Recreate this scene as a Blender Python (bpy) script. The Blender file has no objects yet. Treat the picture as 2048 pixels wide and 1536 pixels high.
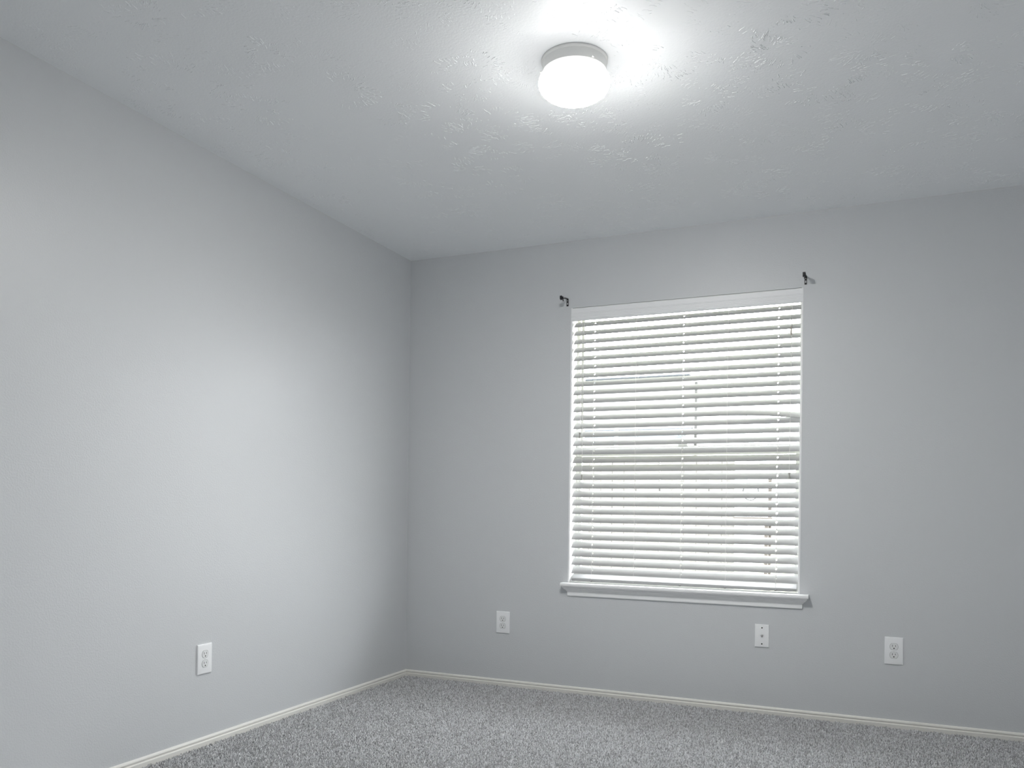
import bpy, math, random
import numpy as np
from mathutils import Vector, Matrix

random.seed(7)
rng = np.random.default_rng(7)
sc = bpy.context.scene
col = sc.collection
H = 2.44                      # ceiling height
XR, YF = 3.75, -4.75          # right wall, wall behind the camera
WX0, WX1, WZ0, WZ1 = 1.005, 2.194, 0.594, 2.0765   # window opening in the far wall (y = 0)
WALL_T = 0.15

# ------------------------------------------------------------------ camera
cam_d = bpy.data.cameras.new('camera')
cam = bpy.data.objects.new('camera', cam_d)
col.objects.link(cam)
yaw, roll = -0.4123, 0.0129
f = Vector((math.sin(yaw), math.cos(yaw), 0.0))
r = Vector((math.cos(yaw), -math.sin(yaw), 0.0))
u = Vector((0, 0, 1))
r2 = r * math.cos(roll) + u * math.sin(roll)
u2 = u * math.cos(roll) - r * math.sin(roll)
M = Matrix((r2, u2, -f)).transposed().to_4x4()
M.translation = Vector((2.517, -4.222, 0.989))
cam.matrix_world = M
cam_d.sensor_width = 36.0
cam_d.lens = 36.0 * 1654.0 / 2048.0
cam_d.shift_y = 249.0 / 2048.0
cam_d.clip_start = 0.05
sc.camera = cam

# ------------------------------------------------------------------ daylight: bright even overcast
SKY = 18.0
LAMP = 275.0
GLOBE_X = (0.8, 1.25)       # the bulb sits off-centre in the globe
GLOBE_TOP = 0.012           # shoulder of the globe against its underside
world = bpy.data.worlds.new('sky')
sc.world = world
world.use_nodes = True
nt = world.node_tree
nt.nodes.clear()
wo = nt.nodes.new('ShaderNodeOutputWorld')
bg = nt.nodes.new('ShaderNodeBackground')
bg.inputs['Strength'].default_value = SKY
bg.inputs['Color'].default_value = (0.94, 0.975, 1.0, 1)
nt.links.new(bg.outputs[0], wo.inputs[0])
# daylight sampling aid in the window opening (portal: emits nothing itself)
pl = bpy.data.lights.new('window_portal', 'AREA')
pl.shape = 'RECTANGLE'
pl.size, pl.size_y = WX1 - WX0 + 0.1, WZ1 - WZ0 + 0.1
pl.cycles.is_portal = True
plo = bpy.data.objects.new('window_portal', pl)
plo.location = ((WX0 + WX1) / 2, WALL_T + 0.03, (WZ0 + WZ1) / 2)
plo.rotation_euler = (-math.pi / 2, 0, 0)
col.objects.link(plo)

# ------------------------------------------------------------------ colour management
sc.view_settings.view_transform = 'Standard'
sc.view_settings.look = 'None'
sc.view_settings.gamma = 1.0
sc.view_settings.use_curve_mapping = False
sc.view_settings.exposure = 0.20
sc.cycles.max_bounces = 14
sc.cycles.diffuse_bounces = 8
sc.cycles.glossy_bounces = 4
sc.cycles.transparent_max_bounces = 16
sc.cycles.sample_clamp_indirect = 6.0
sc.cycles.caustics_reflective = False
sc.cycles.caustics_refractive = False
sc.cycles.use_denoising = True


# ================================================================== helpers
class MB:
    """collects faces; build() makes ONE mesh object"""
    def __init__(s):
        s.v, s.f = [], []

    def add(s, vs, fs):
        n = len(s.v)
        s.v += [tuple(v) for v in vs]
        s.f += [tuple(i + n for i in q) for q in fs]
        return s

    def box(s, a, b):
        (x0, y0, z0), (x1, y1, z1) = a, b
        vs = [(x0, y0, z0), (x1, y0, z0), (x1, y1, z0), (x0, y1, z0), (x0, y0, z1), (x1, y0, z1), (x1, y1, z1), (x0, y1, z1)]
        return s.add(vs, [(0, 3, 2, 1), (4, 5, 6, 7), (0, 1, 5, 4), (1, 2, 6, 5), (2, 3, 7, 6), (3, 0, 4, 7)])

    def bbox(s, a, b, c=0.002):
        """box with chamfered edges"""
        a, b = np.array(a, float), np.array(b, float)
        c = min(c, 0.45 * float(min(b - a)))
        vs, idx = [], {}
        for sx in (0, 1):
            for sy in (0, 1):
                for sz in (0, 1):
                    S = (sx, sy, sz)
                    for k in range(3):
                        p = [(b[i] if S[i] else a[i]) if i == k else ((b[i] - c) if S[i] else (a[i] + c)) for i in range(3)]
                        idx[(S, k)] = len(vs)
                        vs.append(tuple(p))
        fs = []
        for k in range(3):
            i, j = (k + 1) % 3, (k + 2) % 3
            for sk in (0, 1):
                q = []
                for (ti, tj) in ((0, 0), (1, 0), (1, 1), (0, 1)):
                    S = [0, 0, 0]; S[k] = sk; S[i] = ti; S[j] = tj
                    q.append(idx[(tuple(S), k)])
                fs.append(q if sk else q[::-1])
        for k in range(3):                       # edge chamfers along axis k
            i, j = (k + 1) % 3, (k + 2) % 3
            for ti in (0, 1):
                for tj in (0, 1):
                    S0 = [0, 0, 0]; S0[i] = ti; S0[j] = tj
                    S1 = list(S0); S1[k] = 1
                    q = [idx[(tuple(S0), i)], idx[(tuple(S1), i)], idx[(tuple(S1), j)], idx[(tuple(S0), j)]]
                    fs.append(q if (ti == tj) == False else q[::-1])
        for sx in (0, 1):
            for sy in (0, 1):
                for sz in (0, 1):
                    S = (sx, sy, sz)
                    q = [idx[(S, 0)], idx[(S, 1)], idx[(S, 2)]]
                    fs.append(q if (sx + sy + sz) % 2 else q[::-1])
        return s.add(vs, fs)

    def lathe(s, prof, seg=48, origin=(0, 0, 0), axis='z', cap=True):
        ox, oy, oz = origin
        n = len(prof)
        vs = []
        for k in range(seg):
            a = 2 * math.pi * k / seg
            for (rad, h) in prof:
                if axis == 'z':
                    vs.append((ox + rad * math.cos(a), oy + rad * math.sin(a), oz + h))
                else:                              # axis -y: h grows towards the room
                    vs.append((ox + rad * math.cos(a), oy - h, oz + rad * math.sin(a)))
        fs = []
        for k in range(seg):
            k2 = (k + 1) % seg
            for i in range(n - 1):
                fs.append((k * n + i, k2 * n + i, k2 * n + i + 1, k * n + i + 1))
        if cap:
            fs.append(tuple(k * n + n - 1 for k in range(seg)))
            fs.append(tuple(k * n for k in range(seg))[::-1])
        return s.add(vs, fs)

    def tube(s, pts, rad, seg=8):
        pts = [Vector(p) for p in pts]
        n = len(pts)
        vs, fs = [], []
        for i, p in enumerate(pts):
            d = (pts[min(i + 1, n - 1)] - pts[max(i - 1, 0)]).normalized()
            a = Vector((0, 0, 1)) if abs(d.z) < 0.9 else Vector((1, 0, 0))
            e1 = d.cross(a).normalized(); e2 = d.cross(e1)
            rr = rad[i] if isinstance(rad, (list, tuple)) else rad
            for k in range(seg):
                t = 2 * math.pi * k / seg
                vs.append(p + e1 * (rr * math.cos(t)) + e2 * (rr * math.sin(t)))
        for i in range(n - 1):
            for k in range(seg):
                k2 = (k + 1) % seg
                fs.append((i * seg + k, i * seg + k2, (i + 1) * seg + k2, (i + 1) * seg + k))
        fs.append(tuple(range(seg))[::-1])
        fs.append(tuple(range((n - 1) * seg, n * seg)))
        return s.add(vs, fs)

    def profile(s, prof, p0, p1, out, inset0=None, inset1=None):
        """sweep a closed profile [(out, z)] from p0 to p1 (horizontal); out = outward unit vector; inset functions of 'out' for mitred ends"""
        p0, p1, out = Vector(p0), Vector(p1), Vector(out)
        d = (p1 - p0).normalized()
        n = len(prof)
        vs = []
        for (o, z) in prof:
            vs.append(p0 + out * o + Vector((0, 0, z)) + d * (inset0(o) if inset0 else 0))
        for (o, z) in prof:
            vs.append(p1 + out * o + Vector((0, 0, z)) - d * (inset1(o) if inset1 else 0))
        fs = [(i, (i + 1) % n, n + (i + 1) % n, n + i) for i in range(n)]
        fs.append(tuple(range(n))[::-1]); fs.append(tuple(range(n, 2 * n)))
        return s.add(vs, fs)

    def build(s, name, mat, parent=None, smooth=None):
        me = bpy.data.meshes.new(name)
        me.from_pydata([tuple(v) for v in s.v], [], s.f)
        me.update()
        import bmesh
        bm = bmesh.new(); bm.from_mesh(me)
        bmesh.ops.recalc_face_normals(bm, faces=bm.faces)
        bm.to_mesh(me); bm.free()
        if smooth:
            me.shade_smooth()
            me.set_sharp_from_angle(angle=math.radians(smooth))
        me.materials.append(mat)
        o = bpy.data.objects.new(name, me)
        col.objects.link(o)
        if parent is not None:
            o.parent = parent
        return o


def bulk(name, V, F, mat, parent=None, nper=3, smooth=False):
    """fast mesh from numpy arrays (F: faces of nper corners)"""
    me = bpy.data.meshes.new(name)
    me.vertices.add(len(V)); me.vertices.foreach_set('co', V.astype(np.float32).ravel())
    nf = len(F)
    me.loops.add(nf * nper); me.loops.foreach_set('vertex_index', F.astype(np.int32).ravel())
    me.polygons.add(nf)
    me.polygons.foreach_set('loop_start', np.arange(0, nf * nper, nper, dtype=np.int32))
    me.polygons.foreach_set('use_smooth', np.full(nf, smooth))
    me.update(calc_edges=True)
    me.materials.append(mat)
    o = bpy.data.objects.new(name, me)
    col.objects.link(o)
    if parent is not None:
        o.parent = parent
    return o


def thing(name, label, cat, loc=(0, 0, 0), rotz=0.0, group=None):
    o = bpy.data.objects.new(name, None)
    o.empty_display_size = 0.1
    o.location = loc
    o.rotation_euler = (0, 0, rotz)
    col.objects.link(o)
    o['label'] = label; o['category'] = cat
    if group:
        o['group'] = group
    return o


def copy_tree(o, parent=None):
    c = o.copy(); col.objects.link(c)
    if parent is not None:
        c.parent = parent
    for ch in list(o.children):
        copy_tree(ch, c)
    return c


def struct(o):
    o['kind'] = 'structure'
    return o


# ------------------------------------------------------------------ materials
def new_mat(name):
    m = bpy.data.materials.new(name)
    m.use_nodes = True
    n = m.node_tree.nodes
    return m, m.node_tree, n['Principled BSDF']


def plain(name, c, rough=0.5, spec=0.5, metal=0.0, var=0.0, vscale=30.0, bump=0.0, bscale=200.0):
    m, t, b = new_mat(name)
    b.inputs['Base Color'].default_value = (*c, 1)
    b.inputs['Roughness'].default_value = rough
    b.inputs['Specular IOR Level'].default_value = spec
    b.inputs['Metallic'].default_value = metal
    if var or bump:
        tc = t.nodes.new('ShaderNodeTexCoord')
    if var:
        nz = t.nodes.new('ShaderNodeTexNoise'); nz.inputs['Scale'].default_value = vscale; nz.inputs['Detail'].default_value = 4
        t.links.new(tc.outputs['Object'], nz.inputs['Vector'])
        mr = t.nodes.new('ShaderNodeMapRange')
        mr.inputs['To Min'].default_value = 1 - var; mr.inputs['To Max'].default_value = 1 + var
        t.links.new(nz.outputs['Fac'], mr.inputs['Value'])
        mx = t.nodes.new('ShaderNodeVectorMath'); mx.operation = 'SCALE'
        mx.inputs[0].default_value = c
        t.links.new(mr.outputs[0], mx.inputs['Scale'])
        t.links.new(mx.outputs[0], b.inputs['Base Color'])
    if bump:
        n2 = t.nodes.new('ShaderNodeTexNoise'); n2.inputs['Scale'].default_value = bscale; n2.inputs['Detail'].default_value = 3
        t.links.new(tc.outputs['Object'], n2.inputs['Vector'])
        bp = t.nodes.new('ShaderNodeBump'); bp.inputs['Strength'].default_value = 1.0; bp.inputs['Distance'].default_value = bump
        t.links.new(n2.outputs['Fac'], bp.inputs['Height'])
        t.links.new(bp.outputs[0], b.inputs['Normal'])
    return m


def wall_mat():
    """grey eggshell paint over orange-peel drywall"""
    m, t, b = new_mat('wall_paint')
    b.inputs['Base Color'].default_value = (0.615, 0.630, 0.645, 1)
    b.inputs['Roughness'].default_value = 0.40
    b.inputs['Specular IOR Level'].default_value = 0.46
    tc = t.nodes.new('ShaderNodeTexCoord')
    n1 = t.nodes.new('ShaderNodeTexNoise'); n1.inputs['Scale'].default_value = 165; n1.inputs['Detail'].default_value = 2.0; n1.inputs['Roughness'].default_value = 0.45
    n2 = t.nodes.new('ShaderNodeTexNoise'); n2.inputs['Scale'].default_value = 3.0; n2.inputs['Detail'].default_value = 2
    t.links.new(tc.outputs['Object'], n1.inputs['Vector']); t.links.new(tc.outputs['Object'], n2.inputs['Vector'])
    mr = t.nodes.new('ShaderNodeMapRange'); mr.inputs['From Min'].default_value = 0.42; mr.inputs['From Max'].default_value = 0.68
    t.links.new(n1.outputs['Fac'], mr.inputs['Value'])
    ma = t.nodes.new('ShaderNodeMapRange'); ma.inputs['From Min'].default_value = 0.3; ma.inputs['From Max'].default_value = 0.7
    ma.inputs['To Min'].default_value = 0.5; ma.inputs['To Max'].default_value = 1.0
    t.links.new(n2.outputs['Fac'], ma.inputs['Value'])
    mu = t.nodes.new('ShaderNodeMath'); mu.operation = 'MULTIPLY'
    t.links.new(mr.outputs[0], mu.inputs[0]); t.links.new(ma.outputs[0], mu.inputs[1])
    bp = t.nodes.new('ShaderNodeBump'); bp.inputs['Strength'].default_value = 0.6; bp.inputs['Distance'].default_value = 0.0005
    t.links.new(mu.outputs[0], bp.inputs['Height']); t.links.new(bp.outputs[0], b.inputs['Normal'])
    return m


def glass_mat():
    m = bpy.data.materials.new('window_glass'); m.use_nodes = True
    t = m.node_tree; t.nodes.clear()
    out = t.nodes.new('ShaderNodeOutputMaterial')
    tr = t.nodes.new('ShaderNodeBsdfTransparent'); tr.inputs[0].default_value = (0.965, 0.965, 0.965, 1)
    gl = t.nodes.new('ShaderNodeBsdfGlossy'); gl.inputs['Roughness'].default_value = 0.02
    mx = t.nodes.new('ShaderNodeMixShader'); mx.inputs[0].default_value = 0.05
    t.links.new(tr.outputs[0], mx.inputs[1]); t.links.new(gl.outputs[0], mx.inputs[2]); t.links.new(mx.outputs[0], out.inputs[0])
    return m


def globe_mat():
    """lit frosted glass; the bulb sits off-centre inside, so one flank glows harder"""
    m, t, b = new_mat('lit_frosted_glass')
    b.inputs['Base Color'].default_value = (0.9, 0.9, 0.9, 1)
    b.inputs['Roughness'].default_value = 0.35
    b.inputs['Emission Color'].default_value = (1.0, 0.985, 0.96, 1)
    tc = t.nodes.new('ShaderNodeTexCoord')
    sx = t.nodes.new('ShaderNodeSeparateXYZ')
    t.links.new(tc.outputs['Object'], sx.inputs[0])

    def ramp(sock, f0, f1, t0, t1):
        mr = t.nodes.new('ShaderNodeMapRange'); mr.interpolation_type = 'SMOOTHSTEP'
        for k, v in (('From Min', f0), ('From Max', f1), ('To Min', t0), ('To Max', t1)):
            mr.inputs[k].default_value = v
        t.links.new(sock, mr.inputs['Value'])
        return mr.outputs[0]
    ex = ramp(sx.outputs['X'], -0.10, 0.12, GLOBE_X[0], GLOBE_X[1])
    ez = ramp(sx.outputs['Z'], -0.056, 0.004, 1.0 * LAMP, GLOBE_TOP * LAMP)
    mu = t.nodes.new('ShaderNodeMath'); mu.operation = 'MULTIPLY'
    t.links.new(ex, mu.inputs[0]); t.links.new(ez, mu.inputs[1])
    t.links.new(mu.outputs[0], b.inputs['Emission Strength'])
    return m


def carpet_mat(name, lo, hi):
    m, t, b = new_mat(name)
    b.inputs['Roughness'].default_value = 0.95
    b.inputs['Specular IOR Level'].default_value = 0.15
    g = t.nodes.new('ShaderNodeNewGeometry')
    tc = t.nodes.new('ShaderNodeTexCoord')
    nz = t.nodes.new('ShaderNodeTexNoise'); nz.inputs['Scale'].default_value = 160
    t.links.new(tc.outputs['Object'], nz.inputs['Vector'])
    ad = t.nodes.new('ShaderNodeMath'); ad.operation = 'MULTIPLY_ADD'; ad.inputs[1].default_value = 0.45; 
    t.links.new(nz.outputs['Fac'], ad.inputs[0]); 
    m2 = t.nodes.new('ShaderNodeMath'); m2.operation = 'MULTIPLY'; m2.inputs[1].default_value = 0.75
    t.links.new(g.outputs['Random Per Island'], m2.inputs[0]); t.links.new(m2.outputs[0], ad.inputs[2])
    cr = t.nodes.new('ShaderNodeValToRGB')
    cr.color_ramp.elements[0].color = (*lo, 1); cr.color_ramp.elements[1].color = (*hi, 1)
    cr.color_ramp.elements[0].position = 0.15; cr.color_ramp.elements[1].position = 0.95
    t.links.new(ad.outputs[0], cr.inputs[0]); t.links.new(cr.outputs[0], b.inputs['Base Color'])
    return m


M_wall = wall_mat()
M_ceil = plain('ceiling_paint', (0.89, 0.91, 0.925), 0.55, 0.4, bump=0.0006, bscale=140)
M_trim = plain('cream_trim_paint', (0.80, 0.79, 0.75), 0.35, 0.5)
M_sill = plain('white_trim_paint', (0.91, 0.915, 0.92), 0.35, 0.5)
M_vinyl = plain('white_vinyl', (0.74, 0.74, 0.73), 0.4, 0.5)
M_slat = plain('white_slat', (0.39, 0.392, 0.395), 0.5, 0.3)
M_val = plain('white_valance', (0.84, 0.85, 0.86), 0.42, 0.5)
M_cord = plain('white_cord', (0.80, 0.80, 0.77), 0.8, 0.2)
M_tassel = plain('grey_tassel', (0.36, 0.36, 0.33), 0.45, 0.5)
M_beige = plain('beige_plastic', (0.55, 0.51, 0.45), 0.5, 0.4)
M_glass = glass_mat()
M_plate = plain('white_cover_plate', (0.89, 0.90, 0.91), 0.3, 0.5)
M_recept = plain('white_receptacle', (0.80, 0.81, 0.81), 0.35, 0.5)
M_slot = plain('dark_slot', (0.015, 0.015, 0.015), 0.6, 0.2)
M_ringgap = plain('ring_gap', (0.50, 0.51, 0.51), 0.5, 0.3)
M_plugshade = plain('plug_shadow', (0.16, 0.165, 0.16), 0.6, 0.2)  # dark grey puts the shadow of the cord plugs into their colour
M_steel = plain('nickel', (0.55, 0.55, 0.55), 0.3, 0.5, 1.0)
M_black = plain('black_iron', (0.012, 0.012, 0.016), 0.4, 0.5)
M_canopy = plain('white_enamel', (0.80, 0.80, 0.78), 0.35, 0.5)
M_globe = globe_mat()
M_pile = carpet_mat('grey_carpet_yarn', (0.28, 0.28, 0.285), (0.86, 0.865, 0.875))
M_backing = plain('carpet_backing', (0.50, 0.50, 0.505), 0.95, 0.1, var=0.35, vscale=120)
M_siding = plain('white_siding', (0.72, 0.73, 0.74), 0.6, 0.3)
M_roof = plain('grey_shingle', (0.038, 0.043, 0.048), 0.85, 0.2, var=0.35, vscale=25)
M_fasc = plain('grey_fascia', (0.050, 0.056, 0.063), 0.6, 0.3)
M_gutter = plain('white_downspout', (0.85, 0.86, 0.86), 0.4, 0.4)
M_post = plain('grey_corner_board', (0.034, 0.034, 0.033), 0.6, 0.3)
M_fence = plain('weathered_cedar', (0.105, 0.101, 0.098), 0.85, 0.2, var=0.35, vscale=9)
M_bench = plain('brown_stained_wood', (0.048, 0.041, 0.036), 0.7, 0.3, var=0.2, vscale=12)
M_hose = plain('grey_hose', (0.055, 0.056, 0.058), 0.5, 0.4)
M_pot = plain('white_planter', (0.82, 0.82, 0.80), 0.5, 0.4)
M_ground = plain('pale_dry_lawn', (0.36, 0.36, 0.27), 0.9, 0.1, var=0.3, vscale=6)

# ================================================================== room shell
T = 0.12
w = MB()                                            # far wall with the window opening
w.box((-T, 0, -0.02), (WX0, WALL_T, H)); w.box((WX1, 0, -0.02), (XR + T, WALL_T, H))
w.box((WX0, 0, -0.02), (WX1, WALL_T, WZ0 - 0.02)); w.box((WX0, 0, WZ1), (WX1, WALL_T, H))
struct(w.build('wall_back', M_wall))
struct(MB().box((-T, YF - T, -0.02), (0, 0, H)).build('wall_left', M_wall))
struct(MB().box((XR, YF - T, -0.02), (XR + T, 0, H)).build('wall_right', M_wall))
struct(MB().box((0, YF - T, -0.02), (XR, YF, H)).build('wall_front', M_wall))
ceiling = struct(MB().box((-T, YF - T, H), (XR + T, WALL_T, H + 0.1)).build('ceiling', M_ceil))
floor = struct(MB().box((-T, YF - T, -0.12), (XR + T, WALL_T, -0.012)).build('floor', M_backing))


# --- carpet pile: leaning yarn tufts over the part of the floor in view and around it
def carpet():
    s = 0.0048
    xs = np.arange(0.008, XR - 0.004, s); ys = np.arange(-2.75, -0.008, s)
    X, Y = np.meshgrid(xs, ys); X = X.ravel(); Y = Y.ravel()
    X = X + rng.uniform(-0.45, 0.45, len(X)) * s; Y = Y + rng.uniform(-0.45, 0.45, len(Y)) * s
    fwd = (X - 2.517) * f.x + (Y + 4.222) * f.y
    k = (fwd > 2.85) & (X > 0.011) & (Y < -0.011)
    X, Y = X[k], Y[k]
    n = len(X)
    # clumped heights
    hz = 0.0116 + rng.normal(0, 0.0028, n) + 0.0012 * np.sin(X * 61 + 3 * np.sin(Y * 47)) * np.sin(Y * 67)
    hz = np.clip(hz, 0.003, 0.0165)
    rad = rng.uniform(0.0015, 0.0027, n)
    a0 = rng.uniform(0, 2 * np.pi, n); tw = rng.uniform(0.4, 1.4, n)
    lean = rng.uniform(0.001, 0.0060, n); la = rng.uniform(0, 2 * np.pi, n)
    V = np.zeros((n, 7, 3))
    for i in range(3):
        a = a0 + i * 2.0944
        V[:, i, 0] = X + rad * 1.05 * np.cos(a); V[:, i, 1] = Y + rad * 1.05 * np.sin(a); V[:, i, 2] = -0.0125
        a = a + tw
        V[:, 3 + i, 0] = X + lean * np.cos(la) + rad * np.cos(a); V[:, 3 + i, 1] = Y + lean * np.sin(la) + rad * np.sin(a)
        V[:, 3 + i, 2] = -0.0125 + hz * 0.82 + rng.normal(0, 0.0006, n)
    V[:, 6, 0] = X + lean * 1.25 * np.cos(la); V[:, 6, 1] = Y + lean * 1.25 * np.sin(la); V[:, 6, 2] = -0.0125 + hz * 1.08
    V[:, :, 0] = np.maximum(V[:, :, 0], 0.0095); V[:, :, 1] = np.minimum(V[:, :, 1], -0.0095)
    tri = np.array([[0, 1, 4], [0, 4, 3], [1, 2, 5], [1, 5, 4], [2, 0, 3], [2, 3, 5], [3, 4, 6], [4, 5, 6], [5, 3, 6]])
    F = (np.arange(n)[:, None, None] * 7 + tri[None]).reshape(-1, 3)
    o = bulk('carpet_pile', V.reshape(-1, 3), F, M_pile, floor)
    o['kind'] = 'stuff'


carpet()


# --- slap-brush plaster relief on the ceiling: low ridges fanning out from every brush stamp
def plaster():
    centres = []
    tries = 0
    while len(centres) < 330 and tries < 20000:
        tries += 1
        c = (rng.uniform(0.05, XR - 0.05), rng.uniform(-3.6, -0.05))
        if all((c[0] - q[0]) ** 2 + (c[1] - q[1]) ** 2 > 0.135 ** 2 for q in centres):
            centres.append(c)
    V, F = [], []
    for (cx, cy) in centres:
        R = rng.uniform(0.09, 0.17)
        strength = rng.choice([0.35, 0.6, 0.85, 1.0])
        bow = rng.uniform(-0.5, 0.5)
        nfan = rng.integers(6, 11)
        for _ in range(nfan):
            fa = rng.uniform(0, 2 * np.pi)
            ns = rng.integers(6, 14)
            rc = rng.uniform(0.25, 0.95) * R
            for i in range(ns):
                a = fa + (i - ns / 2) * rng.uniform(0.05, 0.13)
                r0 = max(0.012, rc + rng.normal(0, 0.012)); L = rng.uniform(0.004, 0.034) * rng.uniform(0.6, 1.0)
                wd = rng.uniform(0.0008, 0.0024); hh = rng.uniform(0.0006, 0.0016) * strength
                da = a + bow + rng.normal(0, 0.12)
                px, py = cx + r0 * math.cos(a), cy + r0 * math.sin(a)
                dx, dy = math.cos(da), math.sin(da)
                if not (0.012 < px < XR - 0.012 and 0.012 < px + dx * L < XR - 0.012 and py < -0.012 and py + dy * L < -0.012):
                    continue
                if math.hypot(px - 1.6133, py + 1.6975) < 0.125 or math.hypot(px + dx * L - 1.6133, py + dy * L + 1.6975) < 0.125:
                    continue
                kx, ky = -dy, dx
                b0 = len(V)
                ts = (0.0, 0.18, 0.55, 0.85, 1.0)
                cv = rng.normal(0, 0.10)
                for q, tt in enumerate(ts):
                    ww = wd * (0.25, 1.0, 0.8, 1.15, 0.3)[q] * rng.uniform(0.8, 1.2)
                    hq = hh * (0.2, 1.0, 0.75, 1.1, 0.2)[q] * rng.uniform(0.8, 1.2)
                    off = cv * L * 4 * tt * (1 - tt)
                    mx_, my_ = px + dx * L * tt + kx * off, py + dy * L * tt + ky * off
                    V.append((mx_ + kx * ww, my_ + ky * ww, H + 0.0002))
                    V.append((mx_ + kx * ww * 0.35, my_ + ky * ww * 0.35, H - hq))
                    V.append((mx_ - kx * ww * 0.35, my_ - ky * ww * 0.35, H - hq))
                    V.append((mx_ - kx * ww, my_ - ky * ww, H + 0.0002))
                for q in range(len(ts) - 1):
                    for e in range(3):
                        i0 = b0 + q * 4 + e
                        F.append((i0, i0 + 1, i0 + 5, i0 + 4))
                F.append((b0, b0 + 1, b0 + 2, b0 + 3)[::-1])
                e0 = b0 + (len(ts) - 1) * 4
                F.append((e0, e0 + 1, e0 + 2, e0 + 3))
    V = np.array(V)
    F = np.array(F)[:, ::-1]
    o = bulk('plaster_ridges', V, F, M_ceil, ceiling, nper=4, smooth=True)
    o['kind'] = 'stuff'


plaster()

# --- baseboards
BP = [(0, -0.012), (0.0105, -0.012), (0.0115, 0.0140), (0.0105, 0.0152), (0.0065, 0.0160), (0.0058, 0.0178), (0.0062, 0.0205),
      (0.0085, 0.0222), (0.0092, 0.0245), (0.0090, 0.0270), (0.0078, 0.0283), (0.0078, 0.0292), (0.0068, 0.0312), (0.0045, 0.0332), (0.0015, 0.0340), (0, 0.0340)]
mit = lambda o: o
struct(MB().profile(BP, (0, 0, 0), (XR, 0, 0), (0, -1, 0), mit, mit).build('baseboard_back', M_trim, smooth=35))
struct(MB().profile(BP, (0, YF, 0), (0, 0, 0), (1, 0, 0), mit, mit).build('baseboard_left', M_trim, smooth=35))
struct(MB().profile(BP, (XR, 0, 0), (XR, YF, 0), (-1, 0, 0), mit, mit).build('baseboard_right', M_trim, smooth=35))
struct(MB().profile(BP, (XR, YF, 0), (0, YF, 0), (0, 1, 0), mit, mit).build('baseboard_front', M_trim, smooth=35))

# ================================================================== window
win = bpy.data.objects.new('window_1', None); col.objects.link(win); struct(win)
JT = 0.009
for (a, b) in ((WX0, WX0 + JT), (WX1 - JT, WX1)):
    MB().bbox((a, -0.001, WZ0), (b, WALL_T - 0.005, WZ1), 0.0012).build('jamb', M_sill, win)
MB().bbox((WX0 + JT, 0.06, WZ1 - 0.008), (WX1 - JT, WALL_T - 0.005, WZ1), 0.001).build('head_jamb', M_sill, win)
# outer vinyl frame
fx0, fx1 = WX0 + JT, WX1 - JT
fr = MB()
for (a, b) in ((fx0, fx0 + 0.017), (fx1 - 0.006, fx1)):
    fr.bbox((a, 0.088, WZ0), (b, 0.145, WZ1 - 0.008), 0.0015)
fr.bbox((fx0, 0.088, WZ1 - 0.022), (fx1, 0.145, WZ1 - 0.008), 0.0015)
fr.bbox((fx0, 0.088, WZ0), (fx1, 0.145, WZ0 + 0.03), 0.0015)
fr.build('frame', M_vinyl, win)


def sash(x0, x1, z0, z1, y0, y1, sl, sr, rb, rt, name):
    m = MB()
    m.bbox((x0, y0, z0), (x0 + sl, y1, z1), 0.002); m.bbox((x1 - sr, y0, z0), (x1, y1, z1), 0.002)
    m.bbox((x0 + sl, y0, z0), (x1 - sr, y1, z0 + rb), 0.002); m.bbox((x0 + sl, y0, z1 - rt), (x1 - sr, y1, z1), 0.002)
    o = m.build(name, M_vinyl, win)
    ym = (y0 + y1) / 2
    MB().box((x0 + sl - 0.003, ym - 0.002, z0 + rb - 0.003), (x1 - sr + 0.003, ym + 0.002, z1 - rt + 0.003)).build('pane', M_glass, o)
    return o


sash(fx0 + 0.017, fx1 - 0.006, 1.285, WZ1 - 0.022, 0.118, 0.142, 0.012, 0.008, 0.045, 0.010, 'upper_sash')
lo_s = sash(fx0 + 0.017, fx1 - 0.006, WZ0 + 0.03, 1.328, 0.090, 0.116, 0.014, 0.019, 0.045, 0.048, 'lower_sash')
lk = MB().bbox((1.575, 0.082, 1.328), (1.625, 0.112, 1.338), 0.002)
lk.tube([(1.6, 0.095, 1.338), (1.6, 0.095, 1.346), (1.62, 0.088, 1.348)], 0.004, 6)
lk.build('sash_lock', M_vinyl, lo_s)
# stool with rounded nosing
SX0, SX1 = 0.977, 2.236
st = MB()
SP = [(-0.088, 0.575), (0.040, 0.575), (0.0435, 0.5765), (0.0452, 0.5800), (0.0452, 0.5885), (0.0435, 0.5920), (0.040, 0.5935), (-0.088, 0.5935)]
# inside the recess (between the jambs) and the horned nosing in front of the wall
SPr = [(-0.088, 0.575), (0.0, 0.575), (0.0, 0.5935), (-0.088, 0.5935)]
st.profile(SPr, (WX0 + 0.0002, 0, 0), (WX1 - 0.0002, 0, 0), (0, -1, 0))
SPf = [(0.0, 0.575)] + SP[1:7] + [(0.0, 0.5935)]
st.profile(SPf, (SX0, 0, 0), (SX1, 0, 0), (0, -1, 0))
st.build('sill', M_sill, win, smooth=40)
AP = [(0.0, 0.5225), (0.0070, 0.5225), (0.0090, 0.5245), (0.0105, 0.5450), (0.0130, 0.5470), (0.0140, 0.5490), (0.0180, 0.5545), (0.0245, 0.5590),
      (0.0260, 0.5605), (0.0262, 0.5640), (0.0310, 0.5670), (0.0330, 0.5700), (0.0330, 0.5750), (0.0, 0.5750)]
ins = lambda o: 0.033 - o
MB().profile(AP, (SX0 + 0.006, 0, 0), (SX1 - 0.006, 0, 0), (0, -1, 0), ins, ins).build('apron', M_sill, win, smooth=30)

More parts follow.
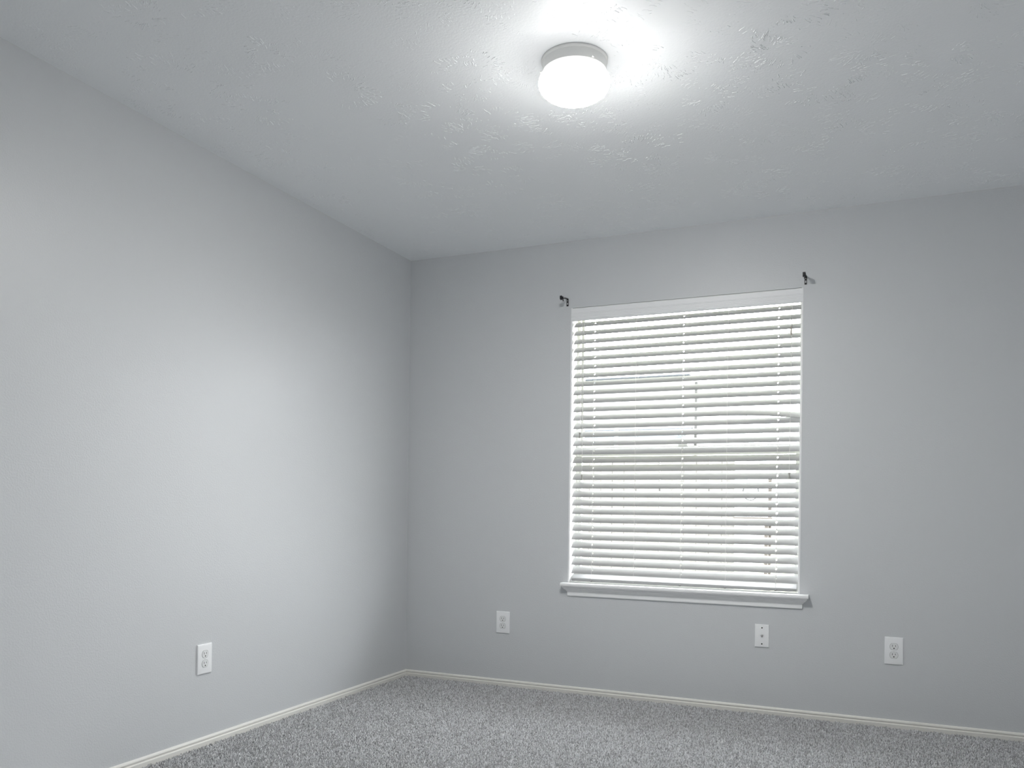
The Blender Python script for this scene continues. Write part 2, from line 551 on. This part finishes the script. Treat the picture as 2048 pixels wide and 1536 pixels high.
# ================================================================== blind
BX0, BX1 = 1.0185, 2.1825
NS = 30
PITCH = 0.04593
ZF0 = 1.9744
YC = 0.031
LADX = (1.134, 1.366, 1.611, 1.838, 2.080)
HOLES = (1.134, 1.611, 2.080)
blind = thing('window_blind', 'white horizontal slat blind hanging in the window, one slat drooping at right', 'blind', ((WX0 + WX1) / 2, 0.03, WZ0))
BL = Vector(blind.location)


def bpart(mb, name, mat, parent=None, smooth=None):
    """mesh given in world coordinates, parented to the blind"""
    mb.v = [tuple(Vector(v) - BL) for v in mb.v]
    return mb.build(name, mat, parent or blind, smooth)


def slat_mb(droop=0.0, length=BX1 - BX0):
    """x from 0 to length, y across (-: room side); three routed cord slots; slightly crowned"""
    hs = [h - BX0 for h in HOLES]
    xb = [0.0]
    for h in hs:
        xb += [h - 0.0037, h + 0.0037]
    if droop:
        xb += [0.80, 0.86, 0.92, 0.98, 1.02, 1.10]
    xb.append(length); xb = sorted(set(xb))
    hole_ivs = [(round(h - 0.0037, 6), round(h + 0.0037, 6)) for h in hs]
    yb = [-0.025, -0.0235, -0.0075, 0.0075, 0.0235, 0.025]
    W = 0.025

    def zc(x, y):
        z = -0.0022 * (y / W) ** 2
        if droop and x > 0.78:
            z -= droop * ((x - 0.78) / (length - 0.78)) ** 2.1
        return z
    th = (0.0007, 0.0013, 0.0014, 0.0014, 0.0013, 0.0007)
    nx, ny = len(xb), len(yb)
    V, F = [], []
    for sgn in (1, -1):
        for x in xb:
            for j, y in enumerate(yb):
                V.append((x, y, zc(x, y) + sgn * th[j]))
    top = lambda i, j: i * ny + j
    bot = lambda i, j: nx * ny + i * ny + j
    hole = set()
    for i in range(nx - 1):
        if (round(xb[i], 6), round(xb[i + 1], 6)) in hole_ivs:
            hole.add((i, 2))
    for i in range(nx - 1):
        for j in range(ny - 1):
            if (i, j) in hole:
                F += [(top(i, j), top(i + 1, j), bot(i + 1, j), bot(i, j)), (top(i, j + 1), bot(i, j + 1), bot(i + 1, j + 1), top(i + 1, j + 1)),
                      (top(i, j), bot(i, j), bot(i, j + 1), top(i, j + 1)), (top(i + 1, j), top(i + 1, j + 1), bot(i + 1, j + 1), bot(i + 1, j))]
                continue
            F.append((top(i, j), top(i, j + 1), top(i + 1, j + 1), top(i + 1, j)))
            F.append((bot(i, j), bot(i + 1, j), bot(i + 1, j + 1), bot(i, j + 1)))
    for i in range(nx - 1):
        F.append((top(i, 0), top(i + 1, 0), bot(i + 1, 0), bot(i, 0)))
        F.append((top(i, ny - 1), bot(i, ny - 1), bot(i + 1, ny - 1), top(i + 1, ny - 1)))
    for j in range(ny - 1):
        F.append((top(0, j), bot(0, j), bot(0, j + 1), top(0, j + 1)))
        F.append((top(nx - 1, j), top(nx - 1, j + 1), bot(nx - 1, j + 1), bot(nx - 1, j)))
    m = MB(); m.add(V, F)
    return m


BENT = 11
proto = None
slat_z = []
for i in range(NS):
    th = math.radians(39.5 + 5.0 * (i / (NS - 1)) + random.uniform(-0.7, 0.7))
    if i == BENT:
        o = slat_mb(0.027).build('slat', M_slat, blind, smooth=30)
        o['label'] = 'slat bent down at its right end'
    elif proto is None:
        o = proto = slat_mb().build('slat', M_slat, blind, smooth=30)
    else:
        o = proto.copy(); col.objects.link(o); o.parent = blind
    zc = ZF0 - PITCH * i + 0.025 * math.sin(th) + 0.0017 + random.uniform(-0.0006, 0.0006)
    slat_z.append((zc, th))
    o.location = Vector((BX0 + random.uniform(-0.0015, 0.0015), YC, zc)) - BL
    o.rotation_euler = (th, random.uniform(-0.0004, 0.0004), 0)

# valance: ribbed front board, flush with the wall
VP = [(-0.010, 2.0060), (0.0006, 2.0060), (0.0022, 2.0075), (0.0030, 2.0100)]
for z in (2.0135, 2.0215, 2.0290, 2.0375, 2.0440):
    VP += [(0.0030, z), (0.0021, z + 0.0012), (0.0021, z + 0.0018), (0.0030, z + 0.0032)]
VP += [(0.0030, 2.0700), (0.0022, 2.0728), (0.0004, 2.0740), (-0.010, 2.0740)]
bpart(MB().profile(VP, (WX0 + 0.0016, 0, 0), (WX1 - 0.0036, 0, 0), (0, -1, 0)), 'valance', M_val)
# head rail behind it
bpart(MB().bbox((BX0, 0.012, 2.020), (BX1, 0.056, 2.064), 0.002), 'head_rail', M_vinyl)
# bottom rail
RT = math.radians(25)
rl = MB().bbox((BX0 + 0.004, -0.025, -0.009), (BX1 - 0.004, 0.025, 0.009), 0.003)
rl.v = [(x, 0.031 + y * math.cos(RT) - z * math.sin(RT), 0.6185 + y * math.sin(RT) + z * math.cos(RT)) for (x, y, z) in rl.v]
br = bpart(rl, 'bottom_rail', M_slat)
for h in HOLES + (1.838,):
    pg = MB().lathe([(0.0055, 0.0), (0.0055, 0.0015), (0.003, 0.0022)], 12, (0, 0, 0), 'y')
    pg.v = [(x + h, 0.031 + (y - 0.0252) * math.cos(RT) - (z * 0.5 - 0.0045) * math.sin(RT), 0.6185 + (y - 0.0252) * math.sin(RT) + (z * 0.5 - 0.0045) * math.cos(RT)) for (x, y, z) in pg.v]
    bpart(pg, 'cord_plug', M_plugshade, br)
# ladder cords (front and back string with rungs) and lift cords
for x in LADX:
    m = MB()
    top = 2.022
    fr_pts, bk_pts = [(x, 0.016, top)], [(x, 0.046, top)]
    for (zc, th) in slat_z:
        cy, sy = 0.0268 * math.cos(th), 0.0268 * math.sin(th)
        fr_pts.append((x, YC - cy, zc - sy)); bk_pts.append((x, YC + cy, zc + sy))
    fr_pts.append((x, 0.0070, 0.606)); bk_pts.append((x, 0.0545, 0.630))
    m.tube(fr_pts, 0.0007, 5); m.tube(bk_pts, 0.0007, 5)
    for (zc, th) in slat_z:
        cy, sy = 0.0262 * math.cos(th), 0.0262 * math.sin(th)
        m.tube([(x + 0.004, YC - cy, zc - sy - 0.0030), (x + 0.004, YC, zc - 0.0022), (x + 0.004, YC + cy, zc + sy - 0.0030)], 0.0005, 4)
    bpart(m, 'ladder_cord', M_cord)
for x in HOLES:
    bpart(MB().tube([(x, YC, 2.022), (x + 0.0008, YC, 1.3), (x, YC, 0.625)], 0.0009, 5), 'lift_cord', M_cord)


def tassel_mb(x, y, z, s=1.0):
    return MB().lathe([(0.0030 * s, 0.030 * s), (0.0056 * s, 0.027 * s), (0.0050 * s, 0.022 * s), (0.0036 * s, 0.018 * s), (0.0044 * s, 0.010 * s),
                       (0.0068 * s, 0.003 * s), (0.0066 * s, 0.0)], 14, (x, y, z))


def pull(pts, tz, name='pull_cord'):
    o = bpart(MB().tube(pts, 0.0010, 5), name, M_cord)
    x, y, _ = pts[-1]
    bpart(tassel_mb(x, y, tz), 'tassel', M_tassel, o, smooth=40)
    return o


pull([(1.0705, 0.002, 2.015), (1.0700, 0.000, 1.70), (1.0645, -0.003, 1.410)], 1.373)
pull([(1.0800, 0.003, 2.015), (1.0780, -0.001, 1.55), (1.0790, -0.003, 1.182)], 1.146)
rc = pull([(2.1440, 0.002, 2.015), (2.1400, -0.001, 1.55), (2.1390, -0.003, 1.195)], 1.152)
bpart(MB().lathe([(0.003, 0.043), (0.0045, 0.041), (0.0045, 0.036), (0.0037, 0.030), (0.0045, 0.012), (0.0058, 0.002), (0.004, 0.0)], 12, (2.1395, -0.004, 1.849)), 'cord_joiner', M_beige, rc, smooth=40)
hk = MB().tube([(2.1415, -0.003, 1.945), (2.1400, -0.005, 1.928), (2.1425, -0.006, 1.905), (2.1440, -0.006, 1.893)], 0.0014, 6)
hk.tube([(2.1440, -0.006, 1.893), (2.1465, -0.007, 1.896)], 0.0014, 6)
bpart(hk, 'tilt_hook', M_steel, rc)

# ================================================================== curtain rod brackets
def bracket(label, loc, flip):
    t = thing('curtain_bracket', label, 'bracket', loc, 0, 'black curtain rod brackets')
    pl_ = MB()
    # slotted wall plate (x half width 5.5 mm, z 0 .. 0.046), hole near the foot
    hw, hz0, hz1, hh = 0.0055, 0.008, 0.019, 0.0028
    th = 0.002
    pl_.box((-hw, -th, 0.0), (hw, 0, hz0)); pl_.box((-hw, -th, hz1), (hw, 0, 0.040))
    pl_.box((-hw, -th, hz0), (-hh, 0, hz1)); pl_.box((hh, -th, hz0), (hw, 0, hz1))
    pl_.build('wall_plate', M_black, t)
    arm = MB()
    prof = [(-0.001, 0.0378), (-0.012, 0.0385), (-0.045, 0.0340), (-0.062, 0.0305), (-0.075, 0.0235), (-0.0875, 0.0195)]
    vs, fs = [], []
    for (y, z) in prof:
        for (dx, dz) in ((-0.005, -0.0022), (0.005, -0.0022), (0.005, 0.0022), (-0.005, 0.0022)):
            vs.append((dx, y, z + dz))
    for i in range(len(prof) - 1):
        for k in range(4):
            fs.append((i * 4 + k, i * 4 + (k + 1) % 4, i * 4 + 4 + (k + 1) % 4, i * 4 + 4 + k))
    fs += [(0, 1, 2, 3), tuple(range(len(vs) - 4, len(vs)))]
    arm.add(vs, fs); arm.build('arm', M_black, t)
    cup = MB()                                       # open U cradle for the rod, rod axis along x
    n = 9
    vs, fs = [], []
    for i in range(n):
        a = math.pi * (1.0 + i / (n - 1))
        for rad in (0.0085, 0.0110):
            for x in (-0.0065, 0.0065):
                vs.append((x, -0.095 + rad * math.cos(a), 0.0235 + rad * math.sin(a)))
    for i in range(n - 1):
        b = i * 4
        fs += [(b, b + 1, b + 5, b + 4), (b + 2, b + 6, b + 7, b + 3), (b, b + 4, b + 6, b + 2), (b + 1, b + 3, b + 7, b + 5)]
    fs += [(0, 2, 3, 1), (4 * n - 4, 4 * n - 3, 4 * n - 1, 4 * n - 2)]
    cup.add(vs, fs)
    cup.bbox((-0.0065, -0.1060, 0.0235), (0.0065, -0.1035, 0.0330), 0.0006)
    cup.bbox((-0.0065, -0.0865, 0.0235), (0.0065, -0.0840, 0.0330), 0.0006)
    cup.build('rod_cradle', M_black, t)
    sr = MB().tube([(0, -0.071, 0.0255), (0, -0.071, 0.0145)], 0.0020, 8)
    sr.tube([(0, -0.071, 0.0150), (0, -0.071, 0.0115)], 0.0034, 10)
    sr.build('thumb_screw', M_black, t)
    MB().lathe([(0.0026, 0.002), (0.0026, 0.003), (0.0012, 0.0038)], 10, (0, 0, 0.0295), 'y').build('screw', M_steel, t)
    return t


bracket('small black rod bracket on the wall at the upper left window corner', (0.984, 0, 2.0885), 1)
bracket('small black rod bracket on the wall at the upper right window corner', (2.2032, 0, 2.0885), 1)

# ================================================================== wall plates (local frame: wall plane y = 0, room is -y)
def cover(wd, ht, dp):
    m = MB()
    a, b = wd / 2, ht / 2
    c = 0.005
    vs = []
    for (ex, y) in ((0.0, 0.0), (0.0, -0.0025), (0.0015, -dp + 0.001), (c, -dp)):
        vs += [(-a + ex, y, -b + ex), (a - ex, y, -b + ex), (a - ex, y, b - ex), (-a + ex, y, b - ex)]
    fs = []
    for l in range(3):
        for k in range(4):
            fs.append((l * 4 + k, l * 4 + (k + 1) % 4, l * 4 + 4 + (k + 1) % 4, l * 4 + 4 + k))
    fs += [(0, 1, 2, 3), (12, 13, 14, 15)]
    m.add(vs, fs)
    return m


def outlet(label, loc, rotz, wd, ht, dp=0.0065):
    t = thing('wall_outlet', label, 'outlet', loc, rotz, 'duplex outlets')
    cover(wd, ht, dp).build('cover_plate', M_plate, t, smooth=20)
    for s in (1, -1):
        zc = 0.0195 * s
        m = MB()
        # round face with flattened top and bottom, standing slightly proud in its ring gap
        n = 40
        for (rad, y0, y1, mat_i) in ((0.0170, -dp + 0.0002, -dp - 0.0018, 0),):
            ring = []
            for k in range(n):
                a = 2 * math.pi * k / n
                ring.append((rad * math.cos(a), max(-0.0140, min(0.0140, rad * math.sin(a)))))
            vs = [(x, y0, zc + z) for (x, z) in ring] + [(x * 0.96, y1, zc + z * 0.96) for (x, z) in ring]
            fs = [(k, (k + 1) % n, n + (k + 1) % n, n + k) for k in range(n)] + [tuple(range(n, 2 * n))]
            m.add(vs, fs)
        rec = m.build('receptacle', M_recept, t, smooth=30)
        y = -dp - 0.0018
        g = MB()
        ring0 = [(0.0186 * math.cos(2 * math.pi * k / n), max(-0.0156, min(0.0156, 0.0186 * math.sin(2 * math.pi * k / n)))) for k in range(n)]
        vs = [(x, -dp - 0.00015, zc + z) for (x, z) in ring0] + [(x * 0.91, -dp - 0.00015, zc + z * 0.9) for (x, z) in ring0]
        fs = [(k, (k + 1) % n, n + (k + 1) % n, n + k) for k in range(n)]
        g.add(vs, fs).build('ring_gap', M_ringgap, rec)
        b = MB().box((-0.0074, y - 0.0002, zc - 0.0005), (-0.0054, y + 0.001, zc + 0.0085))
        b.box((0.0054, y - 0.0002, zc + 0.0005), (0.0074, y + 0.001, zc + 0.0075))
        b.build('blade_slots', M_slot, rec)
        MB().lathe([(0.0028, -0.001), (0.0028, 0.0002)], 14, (0, y, zc - 0.0075), 'y').build('ground_hole', M_slot, rec)
    MB().lathe([(0.0026, -0.001), (0.0024, 0.0006), (0.0012, 0.0010)], 14, (0, -dp, 0), 'y').build('screw', M_recept, t, smooth=40)
    return t


outlet('white duplex outlet low on the left wall', (0, -1.611, 0.3552), math.pi / 2, 0.080, 0.122, 0.0075)
outlet('white duplex outlet on the window wall between the room corner and the window', (0.6252, 0, 0.3522), 0, 0.080, 0.121)
outlet('white duplex outlet on the window wall, right of the window', (2.6104, 0, 0.3530), 0, 0.079, 0.126)

t = thing('cable_plate', 'white cable jack plate with two dark screws below the window', 'wall plate', (2.0212, 0, 0.3795))
cover(0.068, 0.111, 0.006).build('cover_plate', M_plate, t, smooth=20)
for s in (1, -1):
    MB().lathe([(0.0034, 0.0), (0.0034, 0.0006), (0.0020, 0.0012)], 14, (0, -0.0059, 0.0395 * s), 'y').build('screw', M_slot, t)
cj = MB().lathe([(0.0066, 0.0), (0.0066, 0.0025)], 6, (0, -0.0059, 0.001), 'y')
cj.lathe([(0.0047, 0.0), (0.0047, 0.0070), (0.0040, 0.0074), (0.0018, 0.0074), (0.0018, 0.004)], 18, (0, -0.0059, 0.001), 'y')
cj.build('coax_jack', M_steel, t, smooth=30)

# ================================================================== ceiling light
LX, LY = 1.6133, -1.6975
lamp = thing('ceiling_light', 'lit white mushroom glass ceiling light on a round white base', 'ceiling light', (LX, LY, H))
cp = MB().lathe([(0.1035, 0.0), (0.1072, -0.0015), (0.1072, -0.0060), (0.1050, -0.0085), (0.1035, -0.0100), (0.1035, -0.0405), (0.1000, -0.0440), (0.085, -0.0440)], 96, (0, 0, 0))
cp.build('canopy', M_canopy, lamp, smooth=35)
GZ = 2.367 - H
gl = []
for k in range(25):
    a = -math.pi / 2 + math.pi * k / 24 * 0.93
    gl.append((max(0.0001, 0.116 * math.cos(a)), 0.058 * math.sin(a)))
gl = [(rr_, hh_) for (rr_, hh_) in gl if not (hh_ > 0 and rr_ < 0.088)]
gl.append((0.088, 0.0365))
g = MB().lathe(gl, 96, (0, 0, 0))
go = g.build('glass_globe', M_globe, lamp, smooth=50)
go.location = (0, 0, GZ)
for a in (-38, 82, 202):
    ar = math.radians(a)
    sx_, sy_ = math.cos(ar), math.sin(ar)
    s_ = MB().tube([(0.098 * sx_, 0.098 * sy_, -0.0370), (0.1085 * sx_, 0.1085 * sy_, -0.0370)], 0.0016, 8)
    s_.tube([(0.1080 * sx_, 0.1080 * sy_, -0.0370), (0.1115 * sx_, 0.1115 * sy_, -0.0370)], 0.0034, 10)
    s_.build('thumb_screw', M_canopy, lamp)

# ================================================================== outdoors (seen through the slats)
GZ0 = -0.25
struct(MB().box((-30, WALL_T, GZ0 - 0.1), (30, 60, GZ0)).build('ground', M_ground))

# unseen eave over the window, added to shade the slats from high sky
MB_e = MB().box((-T - 3.0, WALL_T, 2.34), (XR + 3.0, WALL_T + 0.75, 2.36))
MB_e.box((-T - 3.0, WALL_T + 0.75, 2.32), (XR + 3.0, WALL_T + 0.77, 2.50))
struct(MB_e.build('added_eave', M_gutter))
MB_e = MB()
MB_e.add([(-3.2, WALL_T + 0.82, 2.49), (XR + 3.2, WALL_T + 0.82, 2.49), (XR + 3.2, -4.5, 4.6), (-3.2, -4.5, 4.6),
          (-3.2, WALL_T + 0.82, 2.52), (XR + 3.2, WALL_T + 0.82, 2.52), (XR + 3.2, -4.5, 4.63), (-3.2, -4.5, 4.63)],
         [(0, 1, 2, 3), (4, 7, 6, 5), (0, 4, 5, 1), (1, 5, 6, 2), (2, 6, 7, 3), (3, 7, 4, 0)])
struct(MB_e.build('roof', M_roof))
struct(MB().box((-3.2, WALL_T - 0.1, GZ0), (-T, WALL_T, 2.36)).build('wall_outside_left', M_siding))
struct(MB().box((XR + T, WALL_T - 0.1, GZ0), (XR + 3.2, WALL_T, 2.36)).build('wall_outside_right', M_siding))
struct(MB().box((-T, WALL_T, GZ0), (XR + T, WALL_T + 0.02, 0.45)).build('wall_outside_base', M_siding))

# board fence
FY = 5.0
fence = thing('board_fence', 'weathered vertical board fence seen through the left part of the blind', 'fence', (1.13, FY, GZ0))
for z in (0.35, 1.45):
    MB().bbox((-7.2, 0.022, z), (-0.01, 0.06, z + 0.09), 0.003).build('rail', M_fence, fence)
pk = []
hp, c, wv, ch = 1.83, 0.018, 0.0690, 0.006
out_ = [(-wv, 0), (wv, 0), (wv, hp - c), (wv - c, hp), (-wv + c, hp), (-wv, hp - c)]
inn = [(-wv + ch, 0), (wv - ch, 0), (wv - ch, hp - c), (wv - c, hp - ch), (-wv + c, hp - ch), (-wv + ch, hp - c)]
n = len(out_)
vs = [(x, 0.0, z) for (x, z) in inn] + [(x, ch, z) for (x, z) in out_] + [(x, 0.018, z) for (x, z) in out_]
fs = [tuple(range(n)), tuple(range(2 * n, 3 * n))[::-1]]
for l in range(2):
    fs += [(l * n + i, l * n + (i + 1) % n, (l + 1) * n + (i + 1) % n, (l + 1) * n + i) for i in range(n)]
pk.append(MB().add(vs, fs))
first = pk[0].build('picket', M_fence, fence)
for k in range(51):
    o = first if k == 0 else first.copy()
    if k:
        col.objects.link(o); o.parent = fence
    o.location = (-0.068 - 0.1385 * k, random.uniform(-0.003, 0.003), random.uniform(-0.02, 0.0))
    o.rotation_euler = (0, random.uniform(-0.004, 0.004), random.uniform(-0.02, 0.02))

# neighbour's house
HY = 9.0
house = thing('neighbour_house', 'pale sided house with grey roof beyond the fence', 'house', (-0.09, HY, GZ0))
hz = lambda z: z - GZ0
MB().box((-8.0, 0.02, 0), (-0.005, 6.0, hz(3.11))).build('wall', M_siding, house)
nb = 16
lap = None
for k in range(nb):
    if lap is None:
        m = MB()
        m.add([(-8, 0.02, 0), (-0.02, 0.02, 0), (-0.02, -0.012, 0), (-8, -0.012, 0), (-8, 0.02, 0.2), (-0.02, 0.02, 0.2), (-0.02, 0.006, 0.2), (-8, 0.006, 0.2)],
              [(0, 3, 2, 1), (4, 5, 6, 7), (3, 7, 6, 2), (0, 1, 5, 4), (1, 2, 6, 5), (0, 4, 7, 3)])
        lap = o = m.build('siding_board', M_siding, house)
    else:
        o = lap.copy(); col.objects.link(o); o.parent = house
    o.location = (0, 0, 0.0 + 0.197 * k)
MB().bbox((-0.022, -0.03, 0), (0.022, 0.05, hz(3.04)), 0.004).build('corner_board', M_post, house)
MB().bbox((-8.2, -0.34, hz(3.035)), (-0.05, -0.31, hz(3.105)), 0.003).build('fascia', M_fasc, house)
MB().box((-8.2, -0.31, hz(3.04)), (-0.05, 0.02, hz(3.055))).build('soffit', M_gutter, house)
rf = MB()
rf.add([(-8.2, -0.36, hz(3.10)), (-0.04, -0.36, hz(3.10)), (-0.04, 6.2, hz(3.13)), (-8.2, 6.2, hz(3.13)),
        (-8.2, -0.36, hz(3.12)), (-0.04, -0.36, hz(3.12)), (-0.04, 6.2, hz(3.15)), (-8.2, 6.2, hz(3.15))],
       [(0, 1, 2, 3), (4, 7, 6, 5), (0, 4, 5, 1), (1, 5, 6, 2), (2, 6, 7, 3), (3, 7, 4, 0)])
rf.build('roof', M_roof, house)
lr = MB()                                             # low lean-to roof
lr.add([(-8.2, -1.3, hz(1.98)), (-0.05, -1.3, hz(1.98)), (-0.05, 0.0, hz(2.26)), (-8.2, 0.0, hz(2.26)),
        (-8.2, -1.3, hz(2.04)), (-0.05, -1.3, hz(2.04)), (-0.05, 0.0, hz(2.32)), (-8.2, 0.0, hz(2.32))],
       [(0, 1, 2, 3), (4, 7, 6, 5), (0, 4, 5, 1), (1, 5, 6, 2), (2, 6, 7, 3), (3, 7, 4, 0)])
lr.build('porch_roof', M_roof, house)
for x in (-0.94, -4.2):
    MB().bbox((x, -1.36, 0), (x + 0.05, -1.31, hz(2.36)), 0.004).build('downspout', M_gutter, house)

# potting bench behind the right half of the window
pb = thing('potting_bench', 'brown wooden potting bench seen through the lower right of the blind', 'bench', (1.33, FY, GZ0))
for k, y in enumerate((-0.10, 0.05, 0.20)):
    MB().bbox((-0.199, y, 1.150), (0.205, y + 0.135, 1.178), 0.003).build('top_board', M_bench, pb)
MB().bbox((-0.145, -0.09, 1.035), (0.120, -0.06, 1.065), 0.003).build('rail', M_bench, pb)
for (x, y, z) in ((0.131, 0.30, 1.665), (0.142, -0.09, 1.15)):
    MB().bbox((x - 0.018, y, 0), (x + 0.020, y + 0.045, z), 0.003).build('leg', M_bench, pb)
MB().bbox((-0.199, 0.345, 1.60), (0.15, 0.365, 1.66), 0.003).build('back_rail', M_bench, pb)
MB().tube([(-0.10, 0.36, 1.570), (-0.10, 0.56, 1.577)], 0.006, 8).build('peg', M_bench, pb)
hc = MB()
pts = []
for k in range(3 * 24 + 1):
    a = 2 * math.pi * k / 24
    pts.append((1.228 + (0.090 - 0.003 * (k / 24)) * math.sin(a), FY + 0.50 + 0.012 * (k / 24), 1.215 + 0.096 * math.cos(a)))
hc.tube(pts, 0.008, 6)
ho = hc.build('hose_coil', M_hose)
ho['label'] = 'thin grey coil hanging behind the bench, lower right of the blind'; ho['category'] = 'hose'
pt = MB()
n0 = [(-0.05, -0.05), (0.05, -0.05), (0.05, 0.05), (-0.05, 0.05)]
vs = [(1.338 + x * 0.75, FY - 0.25 + y * 0.75, GZ0) for (x, y) in n0] + [(1.338 + x, FY - 0.25 + y, 0.82) for (x, y) in n0] + \
     [(1.338 + x * 0.86, FY - 0.25 + y * 0.86, 0.82) for (x, y) in n0] + [(1.338 + x * 0.84, FY - 0.25 + y * 0.84, 0.76) for (x, y) in n0]
fs = []
for l in range(3):
    for k in range(4):
        fs.append((l * 4 + k, l * 4 + (k + 1) % 4, l * 4 + 4 + (k + 1) % 4, l * 4 + 4 + k))
fs += [(0, 1, 2, 3), (12, 13, 14, 15)]
po = pt.add(vs, fs).build('planter', M_pot)
po['label'] = 'tall narrow white planter in front of the brown bench outside'; po['category'] = 'planter'
